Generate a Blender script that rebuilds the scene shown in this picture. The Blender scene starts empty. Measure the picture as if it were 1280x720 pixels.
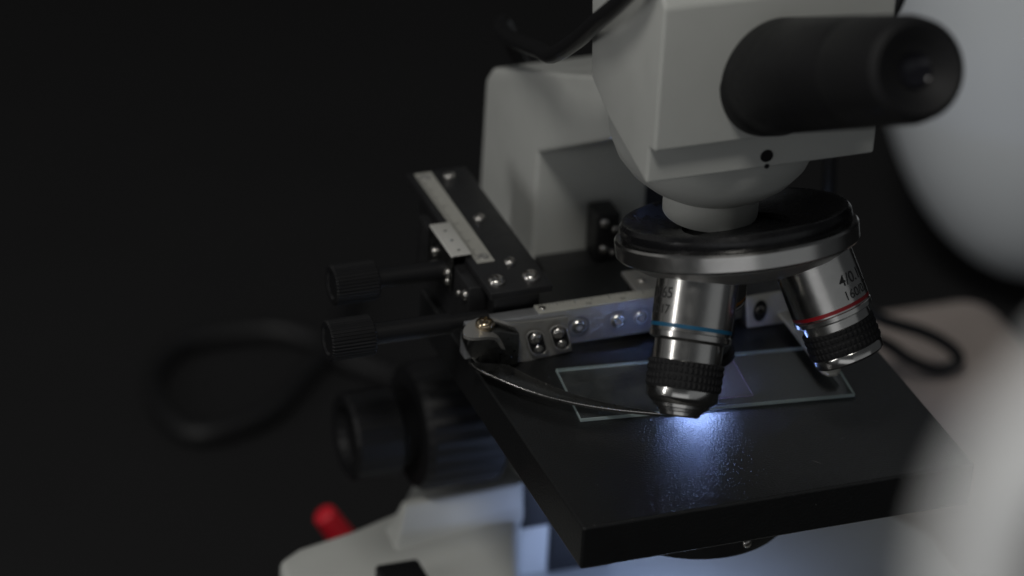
import bpy, bmesh, math, random
from mathutils import Vector, Matrix, noise
random.seed(4)
sc = bpy.context.scene
COL = sc.collection
sc.unit_settings.system = 'METRIC'
sc.unit_settings.scale_length = 0.01            # one unit is one centimetre
V = Vector

# ------------------------------------------------------------------ materials
def mat(name, col, rough=0.5, metal=0.0, bump=0.0, bscale=20.0, var=0.0, vscale=3.0, rvar=0.0,
        coat=0.0, spec=0.5, trans=0.0, ior=1.5, aniso=0.0, bdetail=2.0, stretch=None, emis=None, estr=0.0, dust=0.0):
    m = bpy.data.materials.new(name); m.use_nodes = True
    nt = m.node_tree; b = nt.nodes['Principled BSDF']; L = nt.links
    b.inputs['Base Color'].default_value = (*col, 1); b.inputs['Roughness'].default_value = rough
    b.inputs['Metallic'].default_value = metal; b.inputs['Specular IOR Level'].default_value = spec
    b.inputs['Coat Weight'].default_value = coat; b.inputs['Coat Roughness'].default_value = 0.12
    b.inputs['Transmission Weight'].default_value = trans; b.inputs['IOR'].default_value = ior
    b.inputs['Anisotropic'].default_value = aniso
    if emis:
        b.inputs['Emission Color'].default_value = (*emis, 1); b.inputs['Emission Strength'].default_value = estr
    tc = nt.nodes.new('ShaderNodeTexCoord'); mp = nt.nodes.new('ShaderNodeMapping')
    L.new(tc.outputs['Object'], mp.inputs['Vector'])
    if stretch: mp.inputs['Scale'].default_value = stretch
    if var or rvar:
        n = nt.nodes.new('ShaderNodeTexNoise'); n.inputs['Scale'].default_value = vscale; n.inputs['Detail'].default_value = 6
        n.inputs['Roughness'].default_value = 0.6
        L.new(mp.outputs[0], n.inputs['Vector'])
        if var:
            mx = nt.nodes.new('ShaderNodeMix'); mx.data_type = 'RGBA'
            mx.inputs['A'].default_value = (*[c*(1-var) for c in col], 1); mx.inputs['B'].default_value = (*[min(1, c*(1+var)) for c in col], 1)
            L.new(n.outputs['Fac'], mx.inputs['Factor']); src = mx.outputs['Result']
            if dust:
                n3 = nt.nodes.new('ShaderNodeTexVoronoi'); n3.inputs['Scale'].default_value = 2.6     # sparse dust specks
                L.new(mp.outputs[0], n3.inputs['Vector'])
                sp_ = nt.nodes.new('ShaderNodeSeparateColor'); L.new(n3.outputs['Color'], sp_.inputs[0])
                sz = nt.nodes.new('ShaderNodeMath'); sz.operation = 'MULTIPLY_ADD'; sz.inputs[1].default_value = .16; sz.inputs[2].default_value = -.10
                L.new(sp_.outputs[0], sz.inputs[0])
                lt = nt.nodes.new('ShaderNodeMath'); lt.operation = 'LESS_THAN'; L.new(n3.outputs['Distance'], lt.inputs[0]); L.new(sz.outputs[0], lt.inputs[1])
                rp = nt.nodes.new('ShaderNodeMath'); rp.operation = 'MULTIPLY'; rp.inputs[1].default_value = dust; L.new(lt.outputs[0], rp.inputs[0])
                m2 = nt.nodes.new('ShaderNodeMix'); m2.data_type = 'RGBA'; m2.inputs['B'].default_value = (.3, .3, .3, 1)
                L.new(rp.outputs[0], m2.inputs['Factor']); L.new(src, m2.inputs['A']); src = m2.outputs['Result']
            L.new(src, b.inputs['Base Color'])
        if rvar:
            mr = nt.nodes.new('ShaderNodeMapRange'); mr.inputs['To Min'].default_value = max(0.02, rough-rvar); mr.inputs['To Max'].default_value = min(1, rough+rvar)
            mr.inputs['From Min'].default_value = .3; mr.inputs['From Max'].default_value = .7
            L.new(n.outputs['Fac'], mr.inputs['Value']); L.new(mr.outputs[0], b.inputs['Roughness'])
    if bump:
        n2 = nt.nodes.new('ShaderNodeTexNoise'); n2.inputs['Scale'].default_value = bscale; n2.inputs['Detail'].default_value = bdetail
        L.new(mp.outputs[0], n2.inputs['Vector'])
        bp = nt.nodes.new('ShaderNodeBump'); bp.inputs['Strength'].default_value = 1.0; bp.inputs['Distance'].default_value = bump
        L.new(n2.outputs['Fac'], bp.inputs['Height']); L.new(bp.outputs[0], b.inputs['Normal'])
    return m

WHITE = mat('white_enamel', (.62, .63, .60), .42, bump=.005, bscale=14, var=.05, vscale=.8, rvar=.08)
STAGE = mat('black_crackle_paint', (.011, .0115, .012), .34, bump=.0138, bscale=18, var=.15, vscale=2, bdetail=2, dust=.35)
BLACK = mat('black_satin_paint', (.018, .018, .019), .42, bump=.004, bscale=30, var=.2, vscale=2, rvar=.1)
PLASTIC = mat('black_plastic', (.009, .009, .010), .5, spec=.3, bump=.004, bscale=24, var=.2, vscale=3)
RUBBER = mat('black_rubber', (.010, .010, .011), .6, spec=.3, bump=.003, bscale=30)
GLOSS = mat('black_gloss_enamel', (.008, .008, .009), .26, bump=.0015, bscale=6, rvar=.06)
TUBE = mat('black_tube_enamel', (.009, .009, .010), .5, spec=.3, bump=.003, bscale=20, rvar=.06)
STEEL = mat('brushed_steel', (.56, .55, .53), .22, 1.0, bump=.0003, bscale=40, rvar=.03, vscale=3)
CHROME = mat('chrome', (.58, .57, .55), .18, 1.0, bump=.0003, bscale=40, rvar=.03, vscale=3)
SCREW = mat('screw_steel', (.62, .60, .57), .26, 1.0, rvar=.08, vscale=12)
DARKSTEEL = mat('dark_steel', (.42, .41, .39), .38, .6, bump=.002, bscale=14, rvar=.1, vscale=5)
BLADE = mat('blackened_steel', (.17, .17, .165), .32, 1.0, bump=.0006, bscale=14, rvar=.1, vscale=5)
WARMSTEEL = mat('warm_steel', (.58, .48, .34), .2, 1.0, rvar=.06, vscale=9)  # screw steel with its warm reflections put into the colour
ALU = mat('satin_aluminium', (.55, .56, .58), .42, .8, bump=.0015, bscale=20, rvar=.08, var=.1, vscale=3, stretch=(1, 6, 6))
RULER = mat('ruler_metal', (.56, .55, .50), .5, .35, bump=.001, bscale=20, var=.12, vscale=4)
INK = mat('black_ink', (.03, .03, .03), .6)
BLUE = mat('blue_paint', (.008, .10, .20), .35)
RED = mat('red_paint', (.28, .006, .012), .32)
YELLOW = mat('yellow_paint', (.30, .13, .015), .35)
REDPL = mat('red_plastic', (.68, .014, .03), .45, bump=.003, bscale=10)
CABLE = mat('black_cable_sheath', (.011, .011, .012), .5, bump=.003, bscale=16)
def thin_glass(name, tint):
    m = bpy.data.materials.new(name); m.use_nodes = True; nt = m.node_tree; L = nt.links
    for n in list(nt.nodes): nt.nodes.remove(n)
    out = nt.nodes.new('ShaderNodeOutputMaterial'); mx = nt.nodes.new('ShaderNodeMixShader')
    tr = nt.nodes.new('ShaderNodeBsdfTransparent'); tr.inputs[0].default_value = (*tint, 1)
    gl = nt.nodes.new('ShaderNodeBsdfGlossy'); gl.inputs['Roughness'].default_value = .02
    fr = nt.nodes.new('ShaderNodeFresnel'); fr.inputs['IOR'].default_value = 1.5
    tc = nt.nodes.new('ShaderNodeTexCoord'); nz = nt.nodes.new('ShaderNodeTexNoise'); nz.inputs['Scale'].default_value = 1.3; nz.inputs['Detail'].default_value = 8
    L.new(tc.outputs['Object'], nz.inputs['Vector'])
    mr = nt.nodes.new('ShaderNodeMapRange'); mr.inputs['From Min'].default_value = .45; mr.inputs['From Max'].default_value = .75; mr.inputs['To Min'].default_value = .015; mr.inputs['To Max'].default_value = .16
    L.new(nz.outputs['Fac'], mr.inputs['Value']); L.new(mr.outputs[0], gl.inputs['Roughness'])
    ge = nt.nodes.new('ShaderNodeNewGeometry'); sb = nt.nodes.new('ShaderNodeMath'); sb.operation = 'SUBTRACT'; sb.inputs[0].default_value = 1
    ml = nt.nodes.new('ShaderNodeMath'); ml.operation = 'MULTIPLY'     # only the outer side of each face mirrors
    L.new(ge.outputs['Backfacing'], sb.inputs[1]); L.new(fr.outputs[0], ml.inputs[0]); L.new(sb.outputs[0], ml.inputs[1])
    L.new(ml.outputs[0], mx.inputs[0]); L.new(tr.outputs[0], mx.inputs[1]); L.new(gl.outputs[0], mx.inputs[2]); df = nt.nodes.new('ShaderNodeBsdfDiffuse'); df.inputs[0].default_value = (.75, .78, .82, 1)     # thin film of smears
    m3 = nt.nodes.new('ShaderNodeMixShader'); sm = nt.nodes.new('ShaderNodeMapRange')
    sm.inputs['From Min'].default_value = .35; sm.inputs['From Max'].default_value = .75; sm.inputs['To Min'].default_value = .006; sm.inputs['To Max'].default_value = .04
    L.new(nz.outputs['Fac'], sm.inputs['Value']); L.new(sm.outputs[0], m3.inputs[0]); L.new(mx.outputs[0], m3.inputs[1]); L.new(df.outputs[0], m3.inputs[2])
    L.new(m3.outputs[0], out.inputs['Surface'])
    return m
GLASS = thin_glass('clear_glass', (.96, .98, .975))
EDGE = mat('ground_glass_edge', (.48, .58, .58), .45, trans=.35, ior=1.4)
COVER = thin_glass('cover_glass', (.97, .95, .99))
CEDGE = mat('cover_glass_edge', (.55, .42, .68), .4, trans=.3)
LENS = mat('coated_lens', (.012, .012, .016), .08, spec=.35)
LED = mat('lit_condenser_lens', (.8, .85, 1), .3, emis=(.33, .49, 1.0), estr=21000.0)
LEDB = mat('lit_illuminator', (.8, .85, 1), .3, emis=(.50, .66, 1.0), estr=6.0)
BACK = mat('black_backdrop_cloth', (.024, .024, .025), .9, bump=.01, bscale=6, var=.12, vscale=.12, spec=.1)
PALE = mat('pale_grey_shell', (.74, .78, .82), .6, var=.08, vscale=.2)
PALEW = mat('pale_white_shell', (.84, .85, .86), .6, var=.1, vscale=.4)
BEIGE = mat('pinkish_beige_shell', (.42, .36, .33), .7, var=.1, vscale=.2)

# ------------------------------------------------------------------ helpers
def finish(name, bm, m, parent=None, smooth=True, ang=32, mats=None):
    bm.normal_update()
    for f in bm.faces: f.smooth = smooth
    if smooth:
        a = math.radians(ang)
        for e in bm.edges:
            if len(e.link_faces) == 2: e.smooth = e.calc_face_angle(0) < a
            else: e.smooth = False
    me = bpy.data.meshes.new(name); bm.to_mesh(me); bm.free()
    for mm in (mats or [m]): me.materials.append(mm)
    o = bpy.data.objects.new(name, me); COL.objects.link(o)
    if parent: o.parent = parent
    return o

def frame(axis, up=None):
    z = V(axis).normalized()
    r = V(up) if up else (V((0, 0, 1)) if abs(z.z) < .9 else V((1, 0, 0)))
    x = r.cross(z).normalized(); y = z.cross(x)
    return Matrix((x, y, z)).transposed().to_4x4()

def lathe(bm, prof, origin, axis, seg=64, up=None, rmod=None, cap=True):
    M = Matrix.Translation(V(origin)) @ frame(axis, up)
    rings = []
    for (t, r) in prof:
        if r < 1e-5:
            rings.append([bm.verts.new(M @ V((0, 0, t)))])
        else:
            rings.append([bm.verts.new(M @ V((math.cos(2*math.pi*k/seg)*(r + (rmod(t, k) if rmod else 0)),
                                              math.sin(2*math.pi*k/seg)*(r + (rmod(t, k) if rmod else 0)), t))) for k in range(seg)])
    for A, B in zip(rings, rings[1:]):
        for k in range(seg):
            k2 = (k+1) % seg
            if len(A) == 1 and len(B) == 1: continue
            if len(A) == 1: bm.faces.new((A[0], B[k], B[k2]))
            elif len(B) == 1: bm.faces.new((A[k], B[0], A[k2]))
            else: bm.faces.new((A[k], B[k], B[k2], A[k2]))
    if cap:
        for Rg in (rings[0], rings[-1]):
            if len(Rg) > 2:
                try: bm.faces.new(Rg)
                except ValueError: pass
    bmesh.ops.recalc_face_normals(bm, faces=bm.faces)
    return bm

def lat(name, prof, origin, axis, m, parent=None, seg=64, up=None, rmod=None, ang=32, cap=True):
    return finish(name, lathe(bmesh.new(), prof, origin, axis, seg, up, rmod, cap), m, parent, ang=ang)

def bevel(bm, w, seg=3, ang=25):
    if w <= 0: return bm
    bm.normal_update()
    es = [e for e in bm.edges if len(e.link_faces) == 2 and e.calc_face_angle(0) > math.radians(ang)]
    bmesh.ops.bevel(bm, geom=es, offset=w, segments=seg, profile=.5, affect='EDGES', clamp_overlap=True)
    return bm

def boxbm(x0, x1, y0, y1, z0, z1, bv=0.03, seg=3):
    bm = bmesh.new(); bmesh.ops.create_cube(bm, size=1)
    for v in bm.verts:
        v.co = V((x0 + (v.co.x+.5)*(x1-x0), y0 + (v.co.y+.5)*(y1-y0), z0 + (v.co.z+.5)*(z1-z0)))
    return bevel(bm, bv, seg)

def box(name, x0, x1, y0, y1, z0, z1, m, parent=None, bv=.03, seg=3):
    return finish(name, boxbm(x0, x1, y0, y1, z0, z1, bv, seg), m, parent)

def prismbm(pts, depth, bv=0.0, seg=3):
    """pts: 3-D polygon, depth: extrusion vector"""
    bm = bmesh.new(); d = V(depth)
    a = [bm.verts.new(V(p)) for p in pts]; b = [bm.verts.new(V(p)+d) for p in pts]
    n = len(a)
    bm.faces.new(a); bm.faces.new(list(reversed(b)))
    for i in range(n): bm.faces.new((a[i], b[i], b[(i+1) % n], a[(i+1) % n]))
    bmesh.ops.recalc_face_normals(bm, faces=bm.faces)
    return bevel(bm, bv, seg)

def catmull(pts, n=10):
    P = [V(p) for p in pts]; P = [P[0]*2-P[1]] + P + [P[-1]*2-P[-2]]; out = []
    for i in range(1, len(P)-2):
        for k in range(n):
            t = k/n
            out.append(.5*((2*P[i]) + (P[i+1]-P[i-1])*t + (2*P[i-1]-5*P[i]+4*P[i+1]-P[i+2])*t*t + (3*P[i]-P[i-1]-3*P[i+1]+P[i+2])*t**3))
    out.append(P[-2]); return out

def tubebm(pts, r, seg=16, rad=None):
    bm = bmesh.new(); rings = []; prev = None
    for i, p in enumerate(pts):
        t = (pts[min(i+1, len(pts)-1)] - pts[max(i-1, 0)]).normalized()
        if prev is None:
            x = t.orthogonal().normalized()
        else:
            x = (prev - t*prev.dot(t)).normalized()
        prev = x; y = t.cross(x); rr = rad[i] if rad else r
        rings.append([bm.verts.new(p + (x*math.cos(2*math.pi*k/seg) + y*math.sin(2*math.pi*k/seg))*rr) for k in range(seg)])
    for A, B in zip(rings, rings[1:]):
        for k in range(seg): bm.faces.new((A[k], B[k], B[(k+1) % seg], A[(k+1) % seg]))
    bm.faces.new(rings[0]); bm.faces.new(rings[-1])
    bmesh.ops.recalc_face_normals(bm, faces=bm.faces)
    return bm

def thing(name, label, cat, loc=(0, 0, 0), group=None):
    o = bpy.data.objects.new(name, None); COL.objects.link(o); o.location = loc
    o['label'] = label; o['category'] = cat
    if group: o['group'] = group
    return o

def tag(o, label, cat, group=None):
    o['label'] = label; o['category'] = cat
    if group: o['group'] = group
    return o

# screw heads: one mesh of each kind, reused
def evaluated(o):
    dg = bpy.context.evaluated_depsgraph_get(); dg.update()
    return bpy.data.meshes.new_from_object(o.evaluated_get(dg))

def cut(o, cutter):
    md = o.modifiers.new('cut', 'BOOLEAN'); md.operation = 'DIFFERENCE'; md.object = cutter; md.solver = 'EXACT'
    me = evaluated(o); old = o.data; o.modifiers.clear(); o.data = me
    bpy.data.objects.remove(cutter)
    return o

def screw_mesh(kind):
    if kind == 'cross':
        bm = lathe(bmesh.new(), [(-.3, .5), (-.3, .98), (0.05, 1.0), (.3, .93), (.5, .72), (.6, .4), (.62, 0)], (0, 0, 0), (0, 0, 1), 32)
    else:
        bm = lathe(bmesh.new(), [(-.3, .5), (-.3, 1.0), (.28, 1.0), (.4, .9), (.42, .8), (.42, 0)], (0, 0, 0), (0, 0, 1), 32)
    o = finish('screw_head', bm, SCREW)
    if kind == 'cross':
        c1 = boxbm(-.62, .62, -.11, .11, .28, .9, 0)
        c2 = boxbm(-.11, .11, -.62, .62, .28, .9, 0)
        ca = finish('cut', c1, SCREW); cut(o, ca); cb = finish('cut', c2, SCREW); cut(o, cb)
    else:
        ca = lat('cut', [(-.1, .5), (.9, .55)], (0, 0, 0), (0, 0, 1), SCREW, seg=6); cut(o, ca)
    me = o.data
    for p in me.polygons: p.use_smooth = True
    bm = bmesh.new(); bm.from_mesh(me)
    for e in bm.edges:
        if len(e.link_faces) == 2: e.smooth = e.calc_face_angle(0) < math.radians(32)
    bm.to_mesh(me); bm.free()
    bpy.data.objects.remove(o)
    return me
SM = {'cross': screw_mesh('cross'), 'hex': screw_mesh('hex')}
BM_ = SM['cross'].copy(); BM_.materials.clear(); BM_.materials.append(WARMSTEEL); SM['warm_steel'] = BM_

def screw(loc, axis, r, parent, kind='cross', spin=None, name='screw'):
    o = bpy.data.objects.new(name, SM[kind]); COL.objects.link(o); o.parent = parent
    o.matrix_local = Matrix.Translation(V(loc)) @ frame(axis) @ Matrix.Rotation(random.random()*3 if spin is None else spin, 4, 'Z') @ Matrix.Scale(r, 4)
    return o

def lettering(name, txt, size, m, parent, place, bold=0.0):
    """text mesh bent by place(x, y) -> world point"""
    cu = bpy.data.curves.new(name, 'FONT'); cu.body = txt; cu.size = size; cu.resolution_u = 4; cu.offset = bold
    o = bpy.data.objects.new(name, cu); COL.objects.link(o)
    me = evaluated(o); bpy.data.objects.remove(o)
    bm = bmesh.new(); bm.from_mesh(me)
    bmesh.ops.triangulate(bm, faces=bm.faces)
    bmesh.ops.subdivide_edges(bm, edges=[e for e in bm.edges if e.calc_length() > size*.25], cuts=2)
    for v in bm.verts: v.co = place(v.co.x, v.co.y)
    return finish(name, bm, m, parent, smooth=False)

# ------------------------------------------------------------------ setting
tb = box('table', -120, 160, -160, 75, -22, -20, BACK, bv=.2); tb['kind'] = 'structure'
bd = box('backdrop', -160, 200, 75.2, 77, -22, 60, BACK, bv=.2); bd['kind'] = 'structure'

# ------------------------------------------------------------------ microscope
OX, OY = 3.6, 1.3
ms = thing('microscope', 'white compound microscope with black square stage, tilted nosepiece and three silver objectives', 'microscope', (OX, OY, -20))
base_inv = Matrix.Translation(V((-OX, -OY, 20)))
ROOT = bpy.data.objects.new('tmp', None)
parts = []
def part(o):
    o.parent = ms; o.matrix_parent_inverse = base_inv; return o

# base: rounded slab, stepping up towards the column
bpts = [(-5.85, 7.9), (-5.7, 8.7), (-5.0, 9.15), (-3.2, 9.6), (-1.6, 10.2), (1, 14), (5, 15.5), (8, 14), (13.0, 12.0), (15.0, 8), (15.0, -2), (12.6, -5.4), (-2.0, -5.4), (-4.2, -3.4), (-5.2, 3)]
b = part(finish('base', prismbm([(x, y, -19.6) for x, y in bpts], (0, 0, 8.6), .4, 5), WHITE))
upts = [(.51, 5.61), (1.15, 7.34), (1.70, 8.72), (1.95, 9.35), (3.2, 9.6), (6.2, 9.9), (9.8, 10.9), (7.9, 13.6), (4.9, 15.1), (1, 13.7), (-1.6, 10.0), (-3.2, 9.4), (-5.0, 8.95), (-5.7, 8.5), (-5.82, 7.8), (-5.15, 3), (-4.1, -3.3), (-.9, -3.3), (-.3, 3)]
part(finish('base_cover', prismbm([(x, y, -11.05) for x, y in upts], (0, 0, 2.55), .22, 4), WHITE))
bm = bmesh.new()
lo = [(-2.5, 7.7), (-2.4, 9.2), (.2, 9.6), (5.8, 14.4), (5.8, 9.6), (1.9, 9.2), (1.75, 8.5)]
mi = [(-2.15, 8.4), (-2.1, 9.2), (.3, 9.6), (5.8, 14.3), (5.8, 9.6), (1.9, 9.2), (1.85, 8.8)]
hi = [(-1.8, 8.95), (-1.75, 9.25), (.4, 9.6), (5.6, 14.1), (5.6, 9.6), (1.9, 9.25), (1.88, 9.1)]
rg = [[bm.verts.new((x, y, z)) for x, y in P_] for P_, z in ((lo, -8.62), (mi, -8.3), (hi, -7.66))]
bm.faces.new(rg[0]); bm.faces.new(rg[2])
for a, b_ in zip(rg, rg[1:]):
    for q in range(7): bm.faces.new((a[q], a[(q+1) % 7], b_[(q+1) % 7], b_[q]))
bmesh.ops.recalc_face_normals(bm, faces=bm.faces)
rk = part(finish('base_riser', bevel(bm, .16, 4, 15), WHITE, ang=40))
part(box('column_foot', 1.96, 2.86, 9.2, 9.9, -11.0, -9.32, WHITE, bv=.04))
part(box('rack_cover', 1.97, 2.86, 9.15, 9.9, -9.31, -6.2, BLACK, bv=.05))
part(box('shade_block', 2.87, 4.85, 9.1, 9.9, -11.0, -6.2, BLACK, bv=.06))  # black block put in where a white surface is only shaded
for x, y in ((-3.6, -3), (9, -3), (9, 9), (-3.6, 7.5)):
    lat('rubber_foot', [(0, .9), (.45, .8)], (x, y, -20.0), (0, 0, 1), RUBBER, b, seg=24)
dk = part(finish('dimmer_knob', boxbm(-3.45, -2.15, 5.5, 6.75, -8.55, -7.95, .12, 3), PLASTIC))
lamp = part(lat('illuminator', [(0, 2.3), (2.4, 2.2), (2.5, 2.05), (2.5, 1.7), (2.42, 1.6)], (OX, OY, -11), (0, 0, 1), BLACK))
lat('illuminator_glass', [(2.42, 1.62), (2.5, 1.1), (2.55, 0)], (OX, OY, -11), (0, 0, 1), LEDB, lamp)

# arm: side profile extruded across its width
AX0, AX1 = 1.9, 5.35
prof = [(9.5, -8.0), (9.5, 3.05), (4.2, 6.2), (2.4, 6.9), (2.4, 9.0), (3.6, 8.7), (5.8, 7.3), (13.3, 3.85), (13.75, 3.3), (13.95, -8.0)]
arm = part(finish('arm', prismbm([(AX0, y, z) for y, z in prof], (AX1-AX0, 0, 0), .16, 4), WHITE))
box('dark_side_panel', AX1-.02, AX1+.7, 9.9, 13, -7.9, 2.2, BLACK, arm)

# focus knob on the left of the column
fk = part(lat('coarse_focus_knob', [(0, 1.5), (0, 1.75), (.2, 1.85), (2.3, 1.85), (2.45, 1.7), (2.45, 1.2), (3.5, 1.15)], (-1.35, 10.1, -5.75), (1, 0, 0), PLASTIC, seg=96, rmod=lambda t, k: .045*(k % 4 < 2) if .1 < t < 2.4 else 0))
lat('fine_focus_knob', [(.3, 0), (.3, .75), (.05, .9), (0, 1.18), (.12, 1.28), (1.4, 1.28), (1.5, 1.15), (2.1, 1.0)], (-3.3, 10.1, -5.75), (1, 0, 0), PLASTIC, fk, seg=72, rmod=lambda t, k: .03*(k % 4 < 2) if .06 < t < 1.45 else 0)

# stage with its hole
SX0, SX1, SY0, SY1 = -1.87, 9.10, -4.31, 8.25
st = finish('stage', boxbm(SX0, SX1, SY0, SY1, -1.27, 0, .075, 4), STAGE)
c = lat('cut', [(-3, .38), (3, .38)], (OX, OY, 0), (0, 0, 1), STAGE); cut(st, c)
for p in st.data.polygons: p.use_smooth = False
part(st)
bm = bmesh.new()
for x0, y0, x1, y1 in ((7.35, -1.55, 7.62, -1.78), (6.2, -2.2, 6.3, -2.22), (5.0, -2.95, 5.25, -3.25)):
    d_ = V((x1-x0, y1-y0, 0)); n_ = V((-d_.y, d_.x, 0)).normalized()*.012
    a_ = V((x0, y0, .003)); bm.faces.new([bm.verts.new(q) for q in (a_-n_*.2, a_+d_*.5-n_, a_+d_, a_+d_*.5+n_)])
sx_ = part(finish('scratch_marks', bm, mat('scratched_paint', (.12, .12, .12), .5), smooth=False)); sx_['kind'] = 'stuff'
sb = part(box('stage_slideway', 1.95, 5.3, 8.3, 9.45, -6.3, -.2, BLACK, bv=.08))
cd = part(lat('condenser', [(-1.26, .36), (-1.27, .40), (-1.28, .45), (-1.29, .5), (-1.29, 2.2), (-3.0, 2.25), (-3.1, 2.75), (-3.75, 2.75), (-3.85, 2.6), (-3.85, 0)], (OX, OY, 0), (0, 0, 1), BLACK, seg=72))
lat('condenser_lens', [(-1.24, .29), (-1.21, .24), (-1.18, .13), (-1.17, 0)], (OX, OY, 0), (0, 0, 1), LED, cd, cap=False)
screw((OX+.55, OY-2.72, -3.42), (.2, -1, 0), .13, cd)

# head: box with bevelled lower edge, standing on a round bowl
HX0, HX1 = .47, 6.75
hp = [(-1.72, 13.0), (-1.72, 9.06), (-1.36, 9.0), (-1.36, 7.97), (1.3, 8.5), (2.6, 9.05), (2.9, 11.2), (2.9, 15.5), (.6, 15.5)]
hd = part(finish('head', prismbm([(HX0, y, z) for y, z in hp], (HX1-HX0, 0, 0), .09, 4), WHITE))
lat('head_bowl', [(8.7, 2.75), (8.1, 2.78), (7.55, 2.72), (7.0, 2.5), (6.6, 2.2), (6.3, 1.85), (6.08, 1.5), (6.0, 1.3), (5.98, .6)], (OX-.02, OY+.28, 0), (0, 0, 1), WHITE, hd, seg=96)
bn = V((0, -1.08, -.47)).normalized()
bn = V((0, -1, 0)); bp = V((3.73, -1.36, 8.33))
lat('screw_hole', [(-.05, .175), (.015, .175), (.015, 0)], bp, bn, RUBBER, hd, seg=32)
lat('screw_hole_mark', [(-.04, .07), (.008, .07), (.008, 0)], V((3.76, -1.36, 8.03)), bn, RUBBER, hd, seg=24)

# eyepiece tube
ed = V((0.02, -7.4, 3.82)).normalized()
ev = V((3.6, -1.72, 10.78))
et = part(lat('eyepiece_tube', [(-1.2, 1.50), (-.05, 1.50), (.02, 1.47), (.4, 1.44), (5.3, 1.34), (5.4, 1.30), (5.4, .6)], ev, ed, TUBE, seg=96))
ep = lat('eyepiece', [(5.2, 1.2), (5.41, 1.2), (5.43, 1.31), (5.9, 1.32), (7.7, 1.28), (8.2, 1.20), (8.34, 1.05), (8.28, .92), (8.12, .66), (8.0, .45), (7.98, .3), (7.98, .15)], ev, ed, RUBBER, et, seg=96)
lat('eye_lens', [(8.12, .40), (8.05, .28), (8.01, .14), (8.0, 0)], ev, ed, LENS, et, seg=64, cap=False)

# nosepiece
N = V((-.03, .318, .946)).normalized(); NC = V((3.7, -.19, 5.08))
mt = part(lat('nosepiece_mount', [(5.43, 1.25), (6.2, 1.25), (6.35, 1.2)], (3.5, 1.25, 0), (0, 0, 1), WHITE, seg=72))
np_ = part(lat('nosepiece', [(.45, 2.95), (.62, 3.03), (.80, 3.01), (.90, 2.93), (.93, 2.82), (.90, 2.72), (.74, 2.35), (.60, 1.8), (.58, 1.4), (.30, 1.38), (.30, 0)], NC, N, GLOSS, seg=128))
lat('metal_ring', [(.52, 2.9), (.50, 3.12), (.44, 3.17), (.06, 3.17), (0, 3.12), (-.04, 3.0)], NC, N, STEEL, np_, seg=128, cap=False)
lat('underside_cone', [(.1, 3.05), (-.05, 3.02), (-.32, 2.6), (-.55, 2.0), (-.62, 1.2), (-.62, 0)], NC, N, DARKSTEEL, np_, seg=128)
NOSE = mat('matt_nickel', (.6, .59, .56), .55, 1.0)

def grid_grip(n, rows, t0, t1, amp):
    def f(t, k):
        u = (t-t0)/(t1-t0)*rows
        return amp if (k % 4 < 2 and u % 1 < .66 and 0 < u < rows) else -amp*.8
    return f

def objective(base, d, prof_barrel, band, bandm, grip, tip, rows=4):
    o = part(lat('objective', prof_barrel, base, d, STEEL, seg=96))
    t0, t1, r = band
    lat('colour_band', [(t0, r-.02), (t0, r+.008), (t1, r+.008), (t1, r-.02)], base, d, bandm, o, seg=96, cap=False)
    g0, g1, gr = grip
    nr = rows*6
    gp = [(g0, gr-.08)] + [(g0+.02, gr-.02)] + [(g0+.03+(g1-g0-.06)*i/nr, gr) for i in range(nr+1)] + [(g1-.02, gr-.02), (g1, gr-.08)]
    lat('knurled_grip', gp, base, d, RUBBER, o, seg=176, rmod=grid_grip(44, rows, g0+.02, g1-.02, .012), ang=20)
    lat('front_mount', tip, base, d, CHROME, o, seg=96)
    return o

def bent(base, d, r, ang0, t0, flip=1):
    """place text on the barrel: x runs round, y runs up the barrel (against d)"""
    d = V(d).normalized(); base = V(base)
    vd = V((-.3226, -.8045, .4988)); a = (vd - d*vd.dot(d)).normalized()     # side that faces the front left
    right = a.cross(d).normalized()
    if right.x < 0: right = -right
    def f(x, y):
        th = ang0 + x/r
        return base + d*(t0 - y) + (a*math.cos(th) + right*math.sin(th))*(r+.004)
    return f

# high power, blue band, swung to the left front
b40 = V((2.35, -.93, 5.32)); d40 = V((-.268, -.441, -.857)).normalized()
o40 = objective(b40, d40,
    [(0, .8), (0, 1.05), (1.74, 1.05), (1.76, 1.03), (1.92, 1.03), (1.94, 1.06), (2.08, 1.05), (2.13, .97), (2.16, .89), (2.68, .89), (2.68, .5)],
    (1.72, 1.84, 1.04), BLUE, (2.64, 3.39, .97),
    [(3.36, .6), (3.37, .935), (3.58, .93), (3.64, .90), (3.74, .78), (3.76, .74), (3.84, .72), (3.86, .64), (3.93, .62), (3.95, .55), (4.03, .53), (4.07, .48), (4.07, .22), (4.04, .2), (4.04, 0)])
lettering('lettering', '40/0.65', .40, INK, o40, bent(b40, d40, 1.05, -1.77, 1.12), .006)
lettering('lettering', '160/0.17', .33, INK, o40, bent(b40, d40, 1.05, -1.77, 1.52), .005)
# low power, red band, swung to the right front
b4 = V((5.30, -.93, 5.32)); d4 = V((.268, -.441, -.857)).normalized()
o4 = objective(b4, d4,
    [(0, .8), (0, 1.05), (1.70, 1.05), (1.72, 1.03), (1.84, 1.03), (1.86, 1.06), (1.98, 1.05), (2.02, .96), (2.04, .91), (2.3, .91), (2.3, .5)],
    (1.68, 1.80, 1.04), RED, (2.24, 2.95, .965),
    [(2.93, .6), (2.94, .93), (2.97, .945), (3.16, .93), (3.2, .90), (3.22, .86), (3.18, .7), (3.14, .62), (3.14, 0)])
lettering('lettering', '4/0.10', .42, INK, o4, bent(b4, d4, 1.05, .33, 1.22), .004)
lettering('lettering', '160/0.17', .34, INK, o4, bent(b4, d4, 1.05, .33, 1.60), .003)
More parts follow.
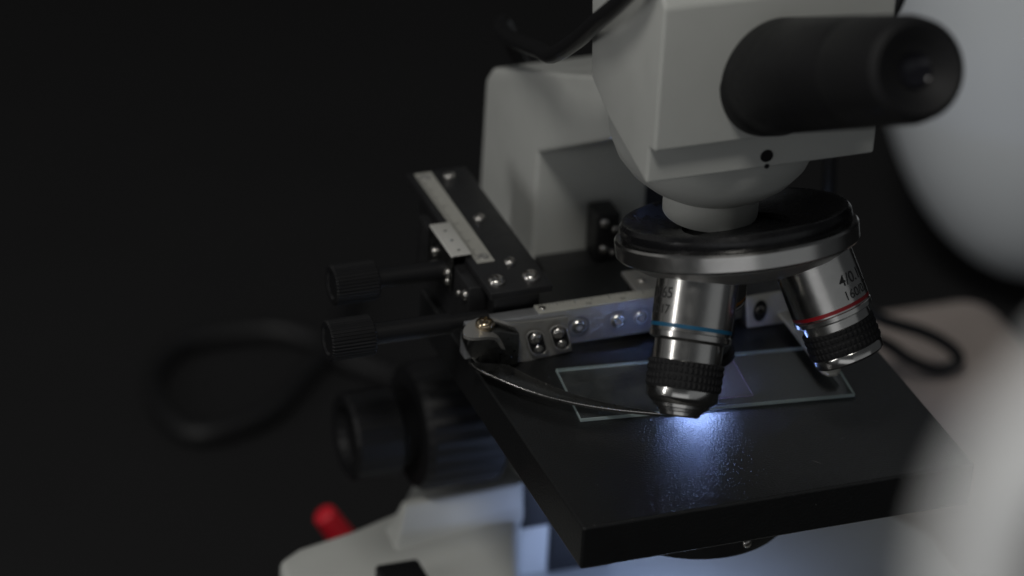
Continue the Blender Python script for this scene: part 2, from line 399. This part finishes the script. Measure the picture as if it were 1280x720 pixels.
# medium power, yellow band, over the hole behind the other two
b10 = V((3.62, 1.29, 4.75)); d10 = V((0, 0, -1))
o10 = objective(b10, d10,
    [(0, .8), (0, 1.05), (1.74, 1.05), (1.76, 1.03), (1.92, 1.03), (1.94, 1.05), (2.04, 1.0), (2.08, .80), (2.12, .76), (2.5, .76), (2.5, .5)],
    (1.72, 1.84, 1.04), YELLOW, (2.46, 3.2, .80),
    [(3.18, .6), (3.19, .77), (3.45, .77), (3.5, .75), (3.62, .74), (3.63, .70)])
lat('leak_shield', [(3.60, .7), (3.60, .88), (3.72, .88), (3.74, .87), (3.74, .3)], b10, d10, RUBBER, o10, seg=72)  # unseen black ring, added to absorb light leaking past the objective
lat('nose_reflector', [(3.70, .60), (3.755, .60), (3.765, .56), (3.765, 0)], b10, d10, NOSE, o10, seg=64)  # unseen disc, shaped to bounce the lens light onto the stage

# ---- mechanical stage
pl = part(box('carriage_plate', -1.35, .42, 4.18, 11.15, 1.78, 2.0, BLACK, bv=.03))
box('carriage_block', -1.12, .22, 4.55, 10.6, .012, 1.77, BLACK, pl, bv=.05)
for (x, y, r) in ((-.25, 10.66, .17), (-.26, 8.13, .17), (-.28, 5.62, .17), (-1.0, 4.72, .24), (-.02, 4.70, .25)):
    screw((x, y, 2.03), (0, 0, 1), r, pl)
rs = box('ruler_strip', -1.16, -.66, 5.78, 11.0, 2.003, 2.045, RULER, pl, bv=.008, seg=1)
bm = bmesh.new()
for i in range(49):
    y = 5.98 + i*.1; l = .22 if i % 10 == 0 else (.16 if i % 5 == 0 else .1)
    vs = [bm.verts.new(p) for p in ((-1.15, y-.012, 2.0475), (-1.15+l, y-.012, 2.0475), (-1.15+l, y+.012, 2.0475), (-1.15, y+.012, 2.0475))]
    bm.faces.new(vs)
tick = finish('graduation', bm, INK, pl, smooth=False); tick['kind'] = 'stuff'
for (x, y) in ((-.89, 6.07), (-.93, 10.72)):
    lat('ruler_screw', [(0, .16), (.012, .15), (.012, .09), (-.02, .07), (-.02, 0)], (x, y, 2.046), (0, 0, 1), DARKSTEEL, pl, seg=24)

bm = prismbm([(-1.19, 6.15, 2.05), (-1.19, 6.15, 2.12), (-1.74, 6.15, 2.12), (-1.78, 6.15, 2.08), (-1.78, 6.15, 1.02), (-1.70, 6.15, 1.02), (-1.70, 6.15, 2.05)], (0, 1.85, 0), .014, 2)
bm.normal_update()
for f in bm.faces: f.material_index = 0 if f.normal.z > .6 else 1
VERN = mat('vernier_plate', (.74, .73, .69), .45, .3, bump=.001, bscale=20)
vb = part(finish('vernier_bracket', bm, VERN, mats=[VERN, BLADE]))
for i, y in enumerate((6.45, 7.0, 7.55)):
    finish('vernier_mark', boxbm(-1.5, -1.42, y-.03, y+.03, 2.121, 2.126, 0), INK, vb)
for (y, z, r) in ((7.45, 1.58, .14), (6.35, 1.52, .14), (7.45, 1.22, .09), (6.35, 1.26, .1)):
    screw((-1.80, y, z), (-1, 0, 0), r, vb)
box('gib_block', -1.66, -1.14, 5.0, 9.2, .012, 1.76, BLACK, vb, bv=.04)
screw((-1.68, 5.25, 1.42), (-1, 0, 0), .15, vb); screw((-1.68, 5.75, 1.2), (-1, 0, 0), .09, vb)

def knob_prof(l, r):
    return [(.05, 0), (.05, r*.6), (0, r*.7), (0, r*.93), (.05, r), (l-.05, r), (l, r*.94), (l, r*.4)]
kn = lambda t, k: .022*(k % 4 < 2)
sx = part(lat('cross_travel_shaft', [(0, .30), (2.2, .29), (2.2, .22), (3.3, .22)], (-4.66, 4.36, 1.16), (1, 0, .0), PLASTIC, seg=40))
lat('knurled_knob', knob_prof(1.25, .54), (-5.88, 4.36, 1.16), (1, 0, 0), PLASTIC, sx, seg=144, rmod=kn, ang=15)
sy = part(lat('lengthwise_travel_shaft', [(0, .28), (2.2, .27)], (-3.78, 6.7, 1.42), (1, 0, 0), PLASTIC, seg=40))
lat('knurled_knob', knob_prof(1.25, .54), (-5.0, 6.7, 1.42), (1, 0, 0), PLASTIC, sy, seg=144, rmod=kn, ang=15)

rail = part(box('cross_rail', -2.1, 6.0, 3.95, 4.36, .21, 1.27, ALU, bv=.02, seg=2))
box('rail_ruler', -.02, 5.95, 3.93, 4.37, 1.273, 1.335, RULER, rail, bv=.012, seg=1)
bm = bmesh.new()
for i in range(58):
    x = .1 + i*.1; l = .2 if i % 10 == 0 else (.15 if i % 5 == 0 else .09)
    vs = [bm.verts.new(p) for p in ((x-.011, 4.36-l, 1.338), (x+.011, 4.36-l, 1.338), (x+.011, 4.36, 1.338), (x-.011, 4.36, 1.338))]
    bm.faces.new(vs)
gr = finish('graduation', bm, INK, rail, smooth=False); gr['kind'] = 'stuff'
for i, x in enumerate((1.45, 2.45, 3.45, 4.45)):
    lettering('ruler_number', str((i+1)*10), .17, INK, rail, (lambda x0: (lambda u, v: V((x0+u-.1, 4.0+v, 1.338))))(x))
screw((.14, 4.14, 1.33), (0, 0, 1), .1, rail)
for x in (1.13, 2.27, 2.93, 4.6, 5.3):
    zc = .74
    lat('countersink', [(.03, .30), (.03, .27), (-.01, .22), (-.01, 0)], (x, 3.94, zc), (0, -1, 0), ALU, rail, seg=40)
    screw((x, 3.93, zc), (0, -1, 0), .2, rail, 'hex')
tp = part(box('rail_end_plate', 3.0, 5.2, 4.4, 5.6, 1.1, 1.24, DARKSTEEL, bv=.03))
screw((3.35, 4.95, 1.26), (0, 0, 1), .12, tp)
box('plate_support', 3.2, 5.0, 4.5, 5.5, .012, 1.09, BLACK, tp)

# left clamp: sheet bracket twisting up to a flat tab that carries the clip finger
secs = [((.74, 3.76, 1.17), (.92, 3.76, .10)), ((.2, 3.76, 1.18), (.36, 3.76, .05)), ((-.35, 3.76, 1.20), (-.30, 3.74, .0)),
        ((-.75, 3.78, 1.22), (-.66, 3.68, .06)), ((-1.02, 3.84, 1.27), (-.98, 3.55, .30)), ((-1.22, 3.92, 1.33), (-1.18, 3.40, .72)),
        ((-1.42, 4.0, 1.38), (-1.42, 3.27, 1.12)), ((-1.66, 4.02, 1.41), (-1.72, 3.17, 1.30)), ((-1.95, 3.92, 1.42), (-2.05, 3.10, 1.37)),
        ((-2.2, 3.72, 1.42), (-2.3, 3.13, 1.40)), ((-2.36, 3.5, 1.42), (-2.42, 3.26, 1.41))]
A = catmull([s[0] for s in secs], 5); B = catmull([s[1] for s in secs], 5)
bm = bmesh.new(); M_ = 8; rows = []
for a, bb in zip(A, B): rows.append([bm.verts.new(a.lerp(bb, j/M_)) for j in range(M_+1)])
for r0, r1 in zip(rows, rows[1:]):
    for j in range(M_): bm.faces.new((r0[j], r1[j], r1[j+1], r0[j+1]))
bmesh.ops.recalc_face_normals(bm, faces=bm.faces)
bmesh.ops.solidify(bm, geom=bm.faces[:], thickness=.09)
cl = part(finish('clamp_bracket', bm, DARKSTEEL, ang=40))
for x, zc in ((-.17, .60), (.50, .66)):
    # oval slot rim, dark slot and its two screws
    bm = bmesh.new(); pts = []; inner = []; n = 40
    for k in range(n):
        t = 2*math.pi*k/n; u = math.cos(t); w = math.sin(t)
        ox = .25*u; oz = (.22*w) + (.17 if w > 0 else -.17)
        px, pz = ox*.98 + oz*-.30, oz
        pts.append(bm.verts.new((x+px, 3.655, zc+pz))); inner.append((x+px*.88, zc+pz*.92))
    bm.faces.new(pts)
    bmesh.ops.recalc_face_normals(bm, faces=bm.faces)
    g = bmesh.ops.extrude_face_region(bm, geom=bm.faces[:])
    for v in [q for q in g['geom'] if isinstance(q, bmesh.types.BMVert)]: v.co.y -= .02
    finish('oval_slot', bm, RUBBER, cl, smooth=False)
    tubep = [V((a_, 3.63, b_)) for a_, b_ in [((p[0]-x)*1.1+x, (p[1]-zc)*1.05+zc) and ((p[0]-x)*1.12+x, (p[1]-zc)*1.08+zc) for p in inner]]
    finish('slot_rim', tubebm(tubep + tubep[:2], .022, 8), DARKSTEEL, cl)
    screw((x-.06, 3.62, zc+.17), (0, -1, 0), .18, cl, 'cross'); screw((x+.05, 3.62, zc-.20), (0, -1, 0), .13, cl, 'hex')
screw((-1.70, 3.62, 1.43), (0, 0, 1), .26, cl, 'warm_steel')
pb = part(finish('pivot_block', prismbm([(-2.2, 3.42, 1.33), (-2.25, 3.42, .95), (-2.12, 3.42, .58), (-1.85, 3.42, .2), (-.75, 3.42, .12), (-.75, 3.42, 1.1), (-1.3, 3.42, 1.3)], (0, .5, 0), .05, 3), BLADE))
outer = [(-2.2, 3.43), (-2.08, 3.01), (-1.88, 2.66), (-1.42, 1.95), (-.88, 1.29), (-.3, .77), (.3, .34), (.91, -.01), (1.79, -.43)]
innr = [(1.8, -.38), (1.37, -.06), (.9, .28), (.30, .78), (-.17, 1.28), (-.53, 1.79), (-.88, 2.34), (-1.21, 3.0)]
oc = [(p.x, p.y) for p in catmull([(a, b_, 0) for a, b_ in outer], 6)]; ic = [(p.x, p.y) for p in catmull([(a, b_, 0) for a, b_ in innr], 6)]
bm = prismbm([(x, y, .46) for x, y in oc + ic], (0, 0, -.10), .022, 2)
bm.normal_update()
for f in bm.faces: f.material_index = 1 if .25 < f.normal.z < .93 else 0
cf = part(finish('clip_finger', bm, BLADE, mats=[BLADE, SCREW]))

# right clamp
rb = part(finish('fixed_jaw', prismbm([(5.93, 3.76, 1.04), (7.2, 3.76, 1.06), (7.32, 3.76, .03), (6.06, 3.76, .03)], (0, -.1, 0), .04, 3), RULER))
lat('oval_slot', [(0, .25), (.012, .25), (.012, 0)], (6.38, 3.655, .55), (0, -1, 0), RUBBER, rb, seg=40)
rb.children[0].data.transform(Matrix.Translation((6.38, 0, .55)) @ Matrix.Diagonal((.8, 1, 1.35, 1)) @ Matrix.Translation((-6.38, 0, -.55)))
screw((6.36, 3.63, .6), (0, -1, 0), .13, rb, 'hex')
box('jaw_block', 6.0, 7.9, 3.78, 4.5, .012, 1.0, BLACK, rb)
ff = [(6.92, 3.70), (6.95, 3.05), (6.84, .50), (6.94, .30), (7.18, .27), (7.36, .42), (7.42, 3.0), (7.40, 3.70)]
part(finish('jaw_finger', prismbm([(x, y, .42) for x, y in ff], (0, 0, -.12), .03, 2), RULER))

# black stop with bright screws in front of the column
sp = part(box('stage_stop', 3.45, 4.15, 8.5, 9.3, -.1, 1.35, BLACK, bv=.05))
screw((3.66, 8.48, 1.1), (0, -1, 0), .14, sp); screw((4.0, 8.48, .85), (0, -1, 0), .12, sp); screw((3.66, 8.48, .25), (0, -1, 0), .13, sp); screw((3.95, 8.48, .1), (0, -1, 0), .1, sp)

# ------------------------------------------------------------------ glass slide on the stage
ca, sa = math.cos(-.1088), math.sin(-.1088)
def S(x, y, z): return V((3.8 + ca*(x-3.8) - sa*(y-1.3), 1.3 + sa*(x-3.8) + ca*(y-1.3), z))
sl = thing('glass_slide', 'clear glass microscope slide lying across the black stage under the objectives', 'glass slide', (3.8, 1.3, .006))
def slab(name, x0, x1, y0, y1, z0, z1, m, em, bv):
    bm = boxbm(x0, x1, y0, y1, z0, z1, bv, 1)
    bm.normal_update()
    for f in bm.faces: f.material_index = 0 if abs(f.normal.z) > .9 else 1
    for v in bm.verts:
        p = S(v.co.x, v.co.y, v.co.z); v.co = p - V((3.8, 1.3, .006))
    return finish(name, bm, m, sl, smooth=False, mats=[m, em])
slab('glass', 0, 7.6, 0, 2.6, .006, .112, GLASS, EDGE, .012)
slab('cover_slip', 2.75, 4.85, .35, 2.4, .114, .131, COVER, CEDGE, .002)

# ------------------------------------------------------------------ cables and things around
def cable(pts, r, label, m=CABLE):
    return tag(finish('cable', tubebm(catmull(pts, 12), r, 16), m), label, 'cable')
cable([(4.3, 15.2, .5), (3.6, 15.0, 2.6), (3.0, 14.75, 3.9), (2.55, 14.2, 4.75), (2.13, 13.3, 5.05), (1.75, 11.6, 5.65), (1.35, 9.4, 6.55), (1.1, 7.8, 7.2), (.75, 6, 7.97), (.37, 3.5, 9.65), (.03, 1.5, 11.15), (-.1, -.1, 12.45), (.1, -1.4, 13.9), (1.2, -1.6, 15.3), (2.4, -.6, 16.2)], .23,
      'black cable crossing the left corner of the white head', mat('glossy_cable_sheath', (.018, .018, .019), .32, bump=.002, bscale=16))
cable([(12.9, 9, 8.5), (12.3, 9, 6.5), (11.4, 9, 4.4), (10.80, 9, 2.4), (10.85, 9, .5), (11.3, 9.6, -2.0), (13.0, 12, -5.2), (15.2, 15, -7.1), (16.19, 15, -7.74), (17.66, 15, -8.42), (18.72, 15, -9.15), (19.07, 15, -9.75), (18.39, 15, -9.96), (17.34, 15, -9.4), (16.27, 15, -8.55), (15.3, 14.5, -8.0), (14.0, 13.2, -8.0), (12.4, 11.8, -8.3), (10.5, 11.2, -8.6), (8.5, 11.0, -9.0)], .21,
      'black cable hanging behind the nosepiece and looping beside the right edge of the stage')
lz = -19.6
cable([(11.76, 30.13, -19.6), (8.27, 32.24, -19.6), (6.67, 34.64, -19.6), (5.59, 35.99, -19.6), (4.89, 37.61, -19.6), (3.37, 38.63, -19.6), (0.3, 38.54, -19.6), (-1.34, 36.68, -19.6), (-1.69, 34.23, -19.6), (-0.89, 32.45, -19.6), (1.63, 33.01, -19.6), (3.82, 35.22, -19.6), (5.81, 37.59, -19.6), (7.48, 40.77, -19.6)], .36,
      'black cable lying in a loop on the dark table at the left')
rp = [V((-2.25, 15, -11.6)), V((-2.11, 15, -11.8)), V((-1.55, 15.0, -12.7)), V((-.95, 15, -13.6)), V((-.6, 15.3, -14.6)), V((.4, 16.2, -17)), V((1.0, 17, -19.5))]
cr = catmull(rp, 8)
tag(finish('red_stick', tubebm(cr, .42, 24, rad=[.38*min(1, (.12 + i/8)**.5) if i < 8 else .38 + .005*(i-8) for i in range(len(cr))]), REDPL), 'bright red rounded stick leaning behind the white microscope base', 'stick')

bm = bmesh.new(); bmesh.ops.create_uvsphere(bm, u_segments=64, v_segments=40, radius=1)
R3 = Matrix(((0.937, -0.346, 0.0477), (0.1343, 0.4827, 0.8654), (-0.3226, -0.8045, 0.4988))).transposed()
for v in bm.verts: v.co = R3 @ V((v.co.x*6.0, v.co.y*9.3, v.co.z*6))
dm = finish('pale_shell', bm, PALE); dm.location = (32.8, 36.4, -10.0)
tag(dm, 'large pale blue-grey rounded shell far out of focus behind the eyepiece', 'shell')

bl = tag(finish('beige_block', boxbm(14.6, 23, 13.5, 20.5, -19.99, -10.3, 1.6, 6), BEIGE), 'out of focus pinkish beige block behind the right edge of the stage', 'block')

CAMP = V((-35.35, -82.10, 55.58))
fgt = catmull([(-14.826, -52.143, 36.978), (-15.819, -52.158, 36.312), (-16.796, -52.264, 35.509), (-17.426, -52.456, 34.792), (-17.966, -52.618, 34.183), (-18.356, -52.835, 33.581), (-18.544, -53.126, 32.989), (-18.678, -53.607, 32.127), (-18.808, -54.196, 31.093)], 8)
tag(finish('white_curved_arm', tubebm(fgt, .5, 32, rad=[.52 + .06*math.sin(i*.22 + 1.2) for i in range(len(fgt))]), PALEW), 'blurred pale white curved arm close to the camera at lower right', 'arm')

# ------------------------------------------------------------------ lights
w = bpy.data.worlds.new('World'); sc.world = w; w.use_nodes = True
w.node_tree.nodes['Background'].inputs[0].default_value = (.9, .95, 1.0, 1)
w.node_tree.nodes['Background'].inputs[1].default_value = .035

def area(name, loc, target, sx, sy, power, col=(1, 1, 1)):
    l = bpy.data.lights.new(name, 'AREA'); l.shape = 'RECTANGLE'; l.size = sx; l.size_y = sy; l.energy = power; l.color = col
    o = bpy.data.objects.new(name, l); COL.objects.link(o); o.location = loc
    o.rotation_euler = (V(target)-V(loc)).to_track_quat('-Z', 'Y').to_euler()
    return o
T = V((2, 1, 4))
def dirpos(d, r): return T + V(d).normalized()*r
k = area('key_lamp', dirpos((-.34, -.40, .88), 170), T, 34, 34, 70000, (1.0, .98, .93)); k.data.shape = 'DISK'
area('strip_lamp', dirpos((-.97, -.13, .22), 120), T, 4, 55, 13000, (1.0, .99, .97))
area('front_fill', dirpos((.36, -.85, .16), 165), T, 190, 80, 6500, (.95, .98, 1.0))
area('back_left_fill', dirpos((-.62, .76, .30), 82), T, 70, 60, 1500, (1, .99, .97))
area('rim_lamp', dirpos((.36, .79, .50), 83), T, 60, 40, 1150, (.92, .96, 1.0))
u = area('illuminator_spill', (5.4, 3.4, -8.9), (5.8, 9.2, -10.2), 1.6, .8, 210, (.42, .56, 1.0)); u.data.spread = math.radians(165)  # unseen blue fill, added to imitate light spilling from the illuminator
area('left_fill', dirpos((-.95, .12, .32), 150), T, 210, 110, 4600, (1, .99, .97))
area('low_front_fill', dirpos((-.5, -.85, .08), 165), T, 150, 46, 8500, (.97, .98, 1.0))

# ------------------------------------------------------------------ camera
cam = bpy.data.cameras.new('camera'); co = bpy.data.objects.new('camera', cam); COL.objects.link(co)
M4 = R3.to_4x4(); M4.translation = CAMP
co.matrix_world = M4
cam.lens = 5015.74/1280*36; cam.sensor_width = 36; cam.clip_start = 1; cam.clip_end = 2000
cam.dof.use_dof = True; cam.dof.focus_distance = 104.3; cam.dof.aperture_fstop = cam.lens*1e-3/1.9; cam.dof.aperture_blades = 0
sc.camera = co
sc.view_settings.view_transform = 'Standard'; sc.view_settings.look = 'None'
sc.view_settings.exposure = 0.15; sc.view_settings.gamma = 1
sc.render.engine = 'CYCLES'
